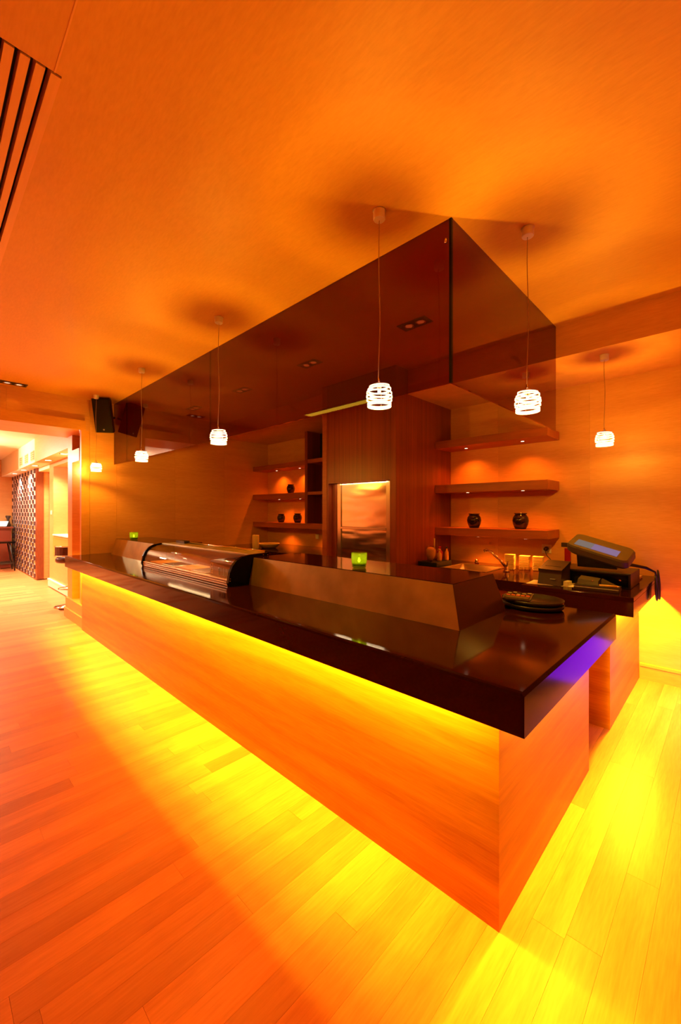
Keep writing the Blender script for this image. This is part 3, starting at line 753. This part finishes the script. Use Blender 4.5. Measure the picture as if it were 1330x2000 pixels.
# stacks of little square dishes
dish = None
stacks = [((4.18, 1.63), 13, 'stack behind the tap'), ((4.26, 1.515), 12, 'middle of three stacks'), ((4.28, 1.39), 12, 'stack beside the receipt printer')]
ordn = ['bottom', 'second', 'third', 'fourth', 'fifth', 'sixth', 'seventh', 'eighth', 'ninth', 'tenth', 'eleventh', 'twelfth', 'thirteenth']
for (x, y), n, nm in stacks:
    for k in range(n):
        lab = ('bottom cream square dish of the ' if k == 0 else 'topmost cream square dish of the ' if k == n - 1 else 'cream square dish, ' + ordn[k] + ' from the bottom of the ') + nm
        z = SZ + .0005 + k * .0118
        if dish is None:
            m = MB().hexa([(-.036, -.036, 0), (.036, -.036, 0), (.036, .036, 0), (-.036, .036, 0), (-.048, -.048, .009), (.048, -.048, .009), (.048, .048, .009), (-.048, .048, .009)])
            m.box(-.048, .048, -.048, .048, .009, .0112)
            dish = m.build('square_dish', 'ceramic'); dish.location = (x, y, z)
            tag(dish, lab, 'dish', 'stacked square dishes beside the sink'); dish.rotation_euler = (0, 0, .2); c = dish
        else:
            c = dish.copy(); COL.objects.link(c); c.location = (x + random.uniform(-.001, .001), y + random.uniform(-.001, .001), z); c['label'] = lab
            c.rotation_euler = (0, 0, .2 + random.uniform(-.03, .03))
for i, (x, y) in enumerate(((4.00, 1.47), (3.95, 1.38), (4.08, 1.42), (3.86, 1.45))):
    v = MB().lathe([(.022, 0), (.026, .004), (.032, .05), (.030, .05), (.024, .008), (0, .007)], (x, y, SZ), 18)
    tag(v.build('sake_glass', 'clear_glass'), ['small clear glass nearest the tap in front of the dishes', 'small clear glass at the front right of the dishes', 'small clear glass tucked against the dish stacks', 'small clear glass closest to the worktop edge'][i], 'glass', 'small glasses in front of the dishes')

# condiments left of the sink
t = tag(B(3.78, 4.10, 2.24, 2.47, SZ, SZ + .05, bev=.005).build('black_caddy', 'black_matt'), 'low black box carrying jars and bottles against the column', 'box')
def bottle(loc, r, h, m, capm, label, name='bottle'):
    t = thing(name, label, 'bottle', loc)
    MB().lathe([(r * .9, 0), (r, .008), (r, h * .58), (r * .45, h * .74), (r * .38, h * .88), (0, h * .89)], loc, 16).build('body', m, t)
    MB().lathe([(r * .45, h * .87), (r * .48, h), (0, h)], loc, 14).build('cap', capm, t)
t = thing('straw_jar', 'clear tall jar of amber picks standing on the black box', 'jar', (3.86, 2.36, SZ + .05))
MB().lathe([(.03, 0), (.062, .06), (.066, .13), (.05, .165), (.046, .165), (.06, .13), (.056, .06), (0, .01)], (3.86, 2.36, SZ + .05), 20).build('glass', 'clear_glass', t)
MB().lathe([(0, .012), (.028, .014), (.050, .06), (.054, .125), (.03, .15), (0, .155)], (3.86, 2.36, SZ + .05), 16).build('contents', 'amber_glass', t)
bottle((3.97, 2.32, SZ + .05), .028, .13, 'amber_glass', 'amber_glass', 'short amber bottle between the jar and the red bottle')
bottle((4.05, 2.36, SZ + .05), .035, .15, 'red_glass', 'red_glass', 'red glass bottle on the black box')
bottle((4.06, 2.28, SZ + .05), .022, .15, 'amber_glass', 'black_plastic', 'thin bottle with a black cap next to the sink')
t = tag(MB().tube([(4.0, 2.40, SZ + .05), (4.0, 2.40, SZ + .29)], .008, 8).build('bamboo_stick', 'straw'), 'thin upright stick standing behind the bottles', 'stick')

# pillar candle and basket on the left back counter
t = thing('pillar_candle', 'tall cream pillar candle on the left back worktop', 'candle', (3.62, 5.32, TOP))
MB().lathe([(.05, 0), (.052, .005), (.052, .205), (.046, .213), (0, .208)], (3.62, 5.32, TOP), 22).build('wax', 'cream_wax', t)
MB().tube([(3.62, 5.32, TOP + .205), (3.622, 5.32, TOP + .22)], .002, 6).build('wick', 'black_matt', t)
t = thing('bread_basket', 'shallow woven basket beside the pillar candle', 'basket', (3.84, 5.28, TOP))
MB().lathe([(0, 0), (.10, 0), (.15, .045), (.155, .07), (.145, .07), (.14, .045), (.09, .012), (0, .010)], (3.84, 5.28, TOP), 30, sx=1, sy=1.15).build('bowl', 'straw', t)
MB().lathe([(.148, .063), (.160, .063), (.160, .075), (.148, .075)], (3.84, 5.28, TOP), 30, sx=1, sy=1.15, close=True).build('rim', 'cream_wax', t)
tag(B(XW - .012, XW - .0005, 4.86, 4.93, 1.06, 1.14, bev=.003).build('switch_plate', 'white_plastic'), 'pale switch plate under the lowest left alcove shelf', 'switch')

# ------------------------------------------------------------------ till counter by the back wall
t = thing('till_counter', 'veneered till counter base against the back wall', 'counter', (3.9, .9, 0))
PY0, PY1, PX0 = .470, 1.20, 3.285
B(3.30, 3.33, .605, PY1, 0, .799).build('front_panel', 'counter_veneer', t)
B(3.3302, XW - .032, .6055, .635, 0, .799).build('end_panel', 'counter_veneer', t)
w2 = thing('till_worktop', 'thick dark worktop of the till counter by the wall', 'worktop', (3.9, .8, .80))
mb = B(PX0, XW - .002, PY0, PY1, .90, TOP, bev=.004)
mb.box(PX0 + .0005, PX0 + .03, PY0 + .0005, PY1, .80, .90); mb.box(PX0 + .03, XW - .003, PY0 + .0005, PY0 + .03, .80, .90)
mb.build('slab', 'worktop', w2)
B(3.42, XW - .05, .565, .59, .885, .897).build('led_strip', 'strip_glow', w2)
strip_light(w2, 3.42, XW - .05, .565, .59, .880, P_STRIP * 1.1 * 1.3, AMBER)

# wall socket with plug and cord
t = thing('wall_socket', 'square cream wall socket with a black plug in it', 'socket', (4.52, 1.388, 1.117))
B(XW - .010, XW - .0005, 1.343, 1.433, 1.072, 1.162, bev=.003).build('plate', 'white_plastic', t)
pl = MB().tube([(XW - .010, 1.388, 1.12), (XW - .045, 1.388, 1.115)], [.022, .019], 12).build('plug', 'black_plastic', t)
MB().tube([(XW - .045, 1.388, 1.112), (XW - .055, 1.385, 1.09), (XW - .05, 1.37, 1.05), (XW - .06, 1.33, 1.01), (XW - .10, 1.26, .975), (XW - .2, 1.17, .94)], .004, 6).build('cord', 'black_plastic', pl)

# receipt printer on a sheet of paper
MBp = MB().hexa([(3.36, 1.185, TOP + .0005), (3.45, .80, TOP + .0005), (3.66, .85, TOP + .0005), (3.57, 1.195, TOP + .0005), (3.36, 1.185, TOP + .002), (3.45, .80, TOP + .002), (3.66, .85, TOP + .002), (3.57, 1.195, TOP + .002)])
tag(MBp.build('paper_sheet', 'paper'), 'white paper sheet lying under the receipt printer', 'paper')
t = thing('receipt_printer', 'dark brown receipt printer with sloping front on the white paper', 'printer', (3.505, 1.02, TOP + .002), (0, 0, math.radians(-6)))
z = 0
MB().prism([(-.10, .0), (-.075, .085), (-.075, .098), (.055, .155), (.09, .155), (.09, 0)], -.085, .085).build('body', 'brown_plastic', t, local=True)
MB().hexa([(-.078, -.088, .096), (-.078, .088, .096), (.095, .088, .15), (.095, -.088, .15), (-.08, -.088, .118), (-.08, .088, .118), (.095, .088, .175), (.095, -.088, .175)][0:4] + [(-.08, -.088, .118), (-.08, .088, .118), (.095, .088, .175), (.095, -.088, .175)]).build('lid', 'black_plastic', t, local=True)
MB().box(-.02, -.012, -.06, .06, .136, .1395).build('paper_slot', 'black_matt', t, local=True)
MB().box(-.103, -.088, -.05, -.01, .045, .05).build('badge', 'button_grey', t, local=True)
MB().box(-.06, .02, -.125, -.090, .0, .035, bev=.004).build('power_block', 'white_plastic', t, local=True)

# cash drawer, till terminal and what lies around them
t = thing('cash_drawer', 'wide black cash drawer under the till terminal', 'cash drawer', (3.85, .78, TOP))
B(3.62, 4.02, .535, 1.02, TOP + .001, TOP + .115, bev=.004).build('case', 'black_plastic', t)
d_ = B(3.612, 3.6205, .55, 1.005, TOP + .015, TOP + .10).build('drawer_front', 'black_gloss', t)
MB().tube([(3.613, .60, TOP + .06), (3.606, .60, TOP + .06)], .008, 10).build('lock', 'chrome', d_)
B(3.60, 3.612, .70, .84, TOP + .05, TOP + .056).build('handle', 'black_matt', d_)
t = thing('till_terminal', 'olive-grey till terminal with a tilted purple screen', 'till', (3.80, .76, TOP + .152), (0, math.radians(-13), math.radians(-2)))
# thick rounded slab tilted up at the far side
def rr(x0, x1, y0, y1, r, k=5):
    pts = []
    for cx, cy, a0 in ((x1 - r, y1 - r, 0), (x0 + r, y1 - r, PI / 2), (x0 + r, y0 + r, PI), (x1 - r, y0 + r, 1.5 * PI)):
        for i in range(k + 1):
            a = a0 + PI / 2 * i / k; pts.append((cx + r * math.cos(a), cy + r * math.sin(a)))
    return pts
ring = rr(-.16, .17, -.21, .20, .05)
def zt(y, base): return base + (y + .21) * .30
m = len(ring); vs = []
for lay, (sc_, dz) in enumerate(((.90, .0), (1.0, .018), (1.0, .058), (.96, .072))):
    for x, y in ring: vs.append((x * sc_, y * sc_, zt(y * sc_, dz + .012)))
fs = [[(l * m + i), l * m + (i + 1) % m, (l + 1) * m + (i + 1) % m, (l + 1) * m + i] for l in range(3) for i in range(m)] + [list(range(m))[::-1], [3 * m + i for i in range(m)]]
MB().add(vs, fs).build('body', 'olive_plastic', t, local=True)
def onslab(x0, x1, y0, y1, lift, mname, name):
    zz = lambda y: zt(y, .084)
    return MB().hexa([(x0, y0, zz(y0)), (x1, y0, zz(y0)), (x1, y1, zz(y1)), (x0, y1, zz(y1)), (x0, y0, zz(y0) + lift), (x1, y0, zz(y0) + lift), (x1, y1, zz(y1) + lift), (x0, y1, zz(y1) + lift)]).build(name, mname, t, local=True)
onslab(-.11, .02, -.135, .035, .002, 'screen_glow', 'screen')
onslab(-.11, .02, .036, .15, .002, 'screen_bar', 'status_screen')
MB().hexa([(-.10, -.13, 0), (.12, -.13, 0), (.12, .14, 0), (-.10, .14, 0), (-.10, -.13, .03), (.12, -.13, .03), (.12, .14, .12), (-.10, .14, .12)]).build('foot', 'black_plastic', t, local=True)
t = thing('customer_display', 'thin dark pole display behind the till terminal', 'display', (4.10, 1.00, TOP))
MB().lathe([(.06, 0), (.06, .01), (.0, .012)], (4.10, 1.06, TOP), 18).build('base', 'black_plastic', t)
MB().tube([(4.10, 1.06, TOP + .01), (4.10, 1.06, TOP + .25)], .012, 8).build('pole', 'chrome', t)
B(4.085, 4.125, .93, 1.13, TOP + .25, TOP + .29, bev=.004).build('display_head', 'brown_plastic', t)
B(4.08, 4.095, 1.05, 1.10, TOP + .03, TOP + .24).build('side_plate', 'red_glass', t)
t = thing('notebook', 'dark brown order pad lying before the cash drawer', 'notebook', (3.44, .72, TOP), (0, 0, math.radians(4)))
MB().box(-.075, .075, -.15, .13, 0.0005, .022, bev=.003).build('cover', 'brown_plastic', t, local=True)
MB().box(-.072, .07, -.145, .125, .0225, .028).build('pages', 'paper', t, local=True)
MB().box(-.076, .074, -.15, .13, .0285, .033).build('top_cover', 'black_plastic', t, local=True)
t = thing('card_reader', 'olive card reader lying on the order pad', 'card reader', (3.47, .76, TOP + .033))
MB().hexa([(3.43, .70, TOP + .0335), (3.53, .70, TOP + .0335), (3.53, .84, TOP + .0335), (3.43, .84, TOP + .0335), (3.44, .705, TOP + .062), (3.53, .705, TOP + .075), (3.53, .835, TOP + .085), (3.44, .835, TOP + .07)]).build('body', 'olive_plastic', t)
MB().tube([(3.437, .74, TOP + .06), (3.432, .74, TOP + .062)], .006, 8).build('button', 'chrome', t)
MB().hexa([(3.46, .60, TOP + .0335), (3.52, .60, TOP + .0335), (3.52, .69, TOP + .0335), (3.46, .69, TOP + .0335), (3.47, .60, TOP + .036), (3.51, .60, TOP + .036), (3.51, .69, TOP + .078), (3.47, .69, TOP + .078)]).build('swipe_wing', 'olive_plastic', t)
t = thing('pencil', 'yellow pencil resting on the order pad', 'pencil', (3.40, .64, TOP + .04))
MB().tube([(3.395, .69, TOP + .042), (3.42, .585, TOP + .042)], .008, 6).build('shaft', 'yellow_paint', t)
MB().tube([(3.42, .585, TOP + .042), (3.424, .568, TOP + .042)], [.008, .001], 6).build('tip', 'cream_wax', t)
tag(B(4.06, 4.16, .60, .66, TOP + .0005, TOP + .07, bev=.003).build('adhesive_box', 'white_plastic'), 'small cream box right of the cash drawer', 'box')
tag(B(4.18, 4.34, .56, .66, TOP + .0005, TOP + .022, bev=.003).build('card_stack', 'cream_wax'), 'pale stack of cards by the telephone cord', 'cards')
tag(B(4.06, 4.2, .84, .98, TOP + .0005, TOP + .115).build('receipt_pile', 'paper'), 'pile of white receipts behind the till terminal', 'receipts')
# bundle of black cable hanging in loops over the counter edge
t = thing('black_cable', 'thick black cable looping over the right edge of the till counter', 'cable', (4.2, .50, TOP))
path = [(4.04, .80, TOP + .10), (4.10, .72, TOP + .125), (4.2, .62, TOP + .12), (4.30, .53, TOP + .095), (4.33, .470, TOP + .06), (4.33, .452, TOP - .02)]
MB().tube(path, [.016, .016, .015, .012, .008, .007], 10).build('lead', 'black_plastic', t)
def loop(x, zc, rx, rz, y):
    pts = []
    for i in range(21):
        a = PI / 2 + 2 * PI * i / 20
        pts.append((x + rx * math.cos(a) * (1 - .5 * max(0, math.sin(a))), y - .012 * math.sin(i * PI / 20), zc + rz * math.sin(a)))
    return pts
MB().tube(loop(4.16, TOP - .05, .05, .10, .452), .0065, 8).build('loop', 'black_plastic', t)
MB().tube(loop(4.30, TOP - .04, .045, .12, .450), .0065, 8).build('loop', 'black_plastic', t)

# ------------------------------------------------------------------ pendants
def pendant(x, y, zc, zb, label, power=1.0):
    """zc = height of the fixing, zb = middle of the shade"""
    t = thing('pendant_lamp', label, 'pendant lamp', (x, y, zc), group='banded pendant lamps over the bar')
    c = (x, y, zb)
    MB().lathe([(.028, -.045), (.031, -.040), (.031, -.006), (.034, 0), (0, 0)], (x, y, zc), 18).build('ceiling_rose', 'frosted', t)
    MB().lathe([(0, -.036), (.014, -.036), (.014, 0)], (x, y, zc - .0005), 12).build('rose_core', 'chrome', t)
    pts = []
    for i in range(13):
        f = i / 12
        pts.append((x + .004 * math.sin(f * 9 + x), y + .003 * math.sin(f * 7 + 1), zc - .036 + (zb + .092 - zc + .036) * f))
    MB().tube(pts, .0022, 6).build('cord', 'cord_wire', t)
    MB().tube([(pts[-1]), (x, y, zb + .064)], [.003, .006], 8).build('cord_grip', 'chrome', t)
    MB().lathe([(.010, .066), (.022, .060), (.024, .056), (.024, .052), (.012, .046), (.010, .030), (0, .030)], c, 20).build('socket', 'chrome', t)
    bands = [(.050, .050, .043, .05), (.058, .034, .026, -.05), (.063, .017, .009, .05), (.0645, -.001, -.009, -.05), (.063, -.018, -.026, .04), (.059, -.038, -.056, .01)]
    for r, z1, z0, tl in bands:
        m = MB().lathe([(r, z0), (r + .0015, z0), (r + .0015, z1), (r, z1)], (0, 0, 0), 32, close=True)
        ph = random.uniform(0, 6.28)
        m.v = [(px + x, py + y, pz + zb + tl * (px * math.cos(ph) + py * math.sin(ph))) for px, py, pz in m.v]
        m.build('band', 'shade_band', t)
    for k in range(3):
        a = 2 * PI * k / 3 + .5
        MB().tube([(x + .048 * math.cos(a), y + .048 * math.sin(a), zb + .050), (x + .0615 * math.cos(a), y + .0615 * math.sin(a), zb + .0), (x + .0565 * math.cos(a), y + .0565 * math.sin(a), zb - .052)], .0018, 5).build('wire_rib', 'chrome', t)
    MB().lathe([(0, .030), (.006, .028), (.0065, .016), (.005, .010), (0, .008)], c, 12).build('bulb', 'bulb_glow', t)
    lamp('POINT', 'pendant_lamp_light', t, (x, y, zb - .014), P_PENDANT * power, WARM, .014)
mat('cord_wire', (0.55, 0.32, 0.13), 0.35)
pendant(1.607, 1.279, ZC, 2.085, 'pendant lamp in front of the dark glass corner, largest of the row along the bar')
pendant(1.617, 2.878, ZC, 2.085, 'pendant lamp hanging in front of the display case, second of the row along the bar')
pendant(1.628, 4.490, ZC, 2.090, 'pendant lamp third along the bar, hanging before the far glass panel')
pendant(1.590, 5.94, ZC, 2.082, 'farthest small pendant lamp beneath the black loudspeaker', .75)
pendant(2.255, .786, ZC, 2.090, 'pendant lamp over the near end of the bar in front of the glass end panel')
pendant(3.803, .735, BMZ, 2.085, 'pendant lamp over the till counter by the back wall')

# ------------------------------------------------------------------ recessed twin downlights
def downlight(x, y, z, label, rot=0, power=1.0):
    t = thing('twin_downlight', label, 'downlight', (x, y, z), group='recessed twin downlights')
    hx, hy = (.13, .065)
    if rot: hx, hy = hy, hx
    mb = MB()
    mb.box(x - hx, x + hx, y - hy, y - hy + .012, z - .006, z - .0005); mb.box(x - hx, x + hx, y + hy - .012, y + hy, z - .006, z - .0005)
    mb.box(x - hx, x - hx + .012, y - hy + .012, y + hy - .012, z - .006, z - .0005); mb.box(x + hx - .012, x + hx, y - hy + .012, y + hy - .012, z - .006, z - .0005)
    mb.build('frame', 'brown_plastic', t)
    B(x - hx + .012, x + hx - .012, y - hy + .012, y + hy - .012, z - .003, z - .0005).build('recess_plate', 'black_matt', t)
    for s in (-1, 1):
        px, py = (x + s * .055, y) if not rot else (x, y + s * .055)
        MB().lathe([(.028, -.006), (.042, -.009), (.042, -.003), (.028, -.003)], (px, py, z), 18, close=True).build('lamp_ring', 'chrome', t)
        MB().lathe([(0, -.005), (.028, -.005)], (px, py, z), 16).build('lens', 'downlight_glow', t)
    if power: lamp('SPOT', 'downlight_lamp', t, (x, y, z - .02), P_DOWN * power, (1.0, 0.40, 0.02), .03, spot_size=math.radians(115), spot_blend=.8)
downlight(2.764, 1.837, ZC, 'twin downlight seen through the glass screen nearest its corner', 1, .8)
downlight(2.764, 3.102, ZC, 'twin downlight seen through the glass screen beyond the column', 1, .8)
downlight(2.780, 4.375, ZC, 'twin downlight seen through the glass screen, third from its corner', 1, .8)
downlight(2.780, 5.65, ZC, 'twin downlight seen through the glass screen nearest the end wall', 1, .8)
downlight(.766, 6.128 - .03, ZC, 'twin downlight in the ceiling over the doorway', 0, .1)
for i, (x, y) in enumerate(((.9, -.6), (-1.4, .4), (-1.4, 2.6), (-1.4, 4.8), (2.9, -1.4), (.9, -2.0))):  # unseen downlights put in as room fill
    downlight(x, y, ZC, ['twin downlight behind the viewer over the near floor', 'twin downlight of the left row nearest the viewer', 'middle twin downlight of the left row', 'twin downlight of the left row nearest the doorway', 'twin downlight behind the viewer near the back wall', 'twin downlight behind the viewer at the rear wall'][i], 0, .34)

t = thing('linear_ceiling_light', 'long flat yellow light panel in the ceiling left of the slatted grille', 'ceiling light', (-.44, 4.1, ZC))  # added emitter out of view, makes the yellow stripe reflected in the glass
mb = B(-.54, -.53, 3.4, 4.8, ZC - .012, ZC - .0005); mb.box(-.35, -.34, 3.4, 4.8, ZC - .012, ZC - .0005); mb.box(-.53, -.35, 3.4, 3.41, ZC - .012, ZC - .0005); mb.box(-.53, -.35, 4.79, 4.8, ZC - .012, ZC - .0005)
mb.build('frame', 'slat_wood', t)
B(-.53, -.35, 3.41, 4.79, ZC - .006, ZC - .0005).build('diffuser', 'slot_glow', t)

# ------------------------------------------------------------------ loudspeaker in the corner of end wall and glass
t = thing('loudspeaker', 'black loudspeaker tilted down from the end wall beside the glass screen', 'loudspeaker', (1.735, 6.08, 2.80), (math.radians(17), 0, math.radians(-38)))
MB().prism([(-.110, -.085), (.110, -.085), (.07, .085), (-.07, .085)], -.22, .22, 'z').build('cabinet', 'black_plastic', t, local=True)
MB().box(-.104, .104, -.093, -.0855, -.212, .212, bev=.003).build('grille', 'speaker_cloth', t, local=True)
MB().box(-.010, .010, -.096, -.0925, -.19, -.17).build('badge', 'button_grey', t, local=True)
MB().tube([(.0, .085, -.05), (.06, .15, -.04)], .014, 8).build('bracket', 'black_matt', t, local=True)
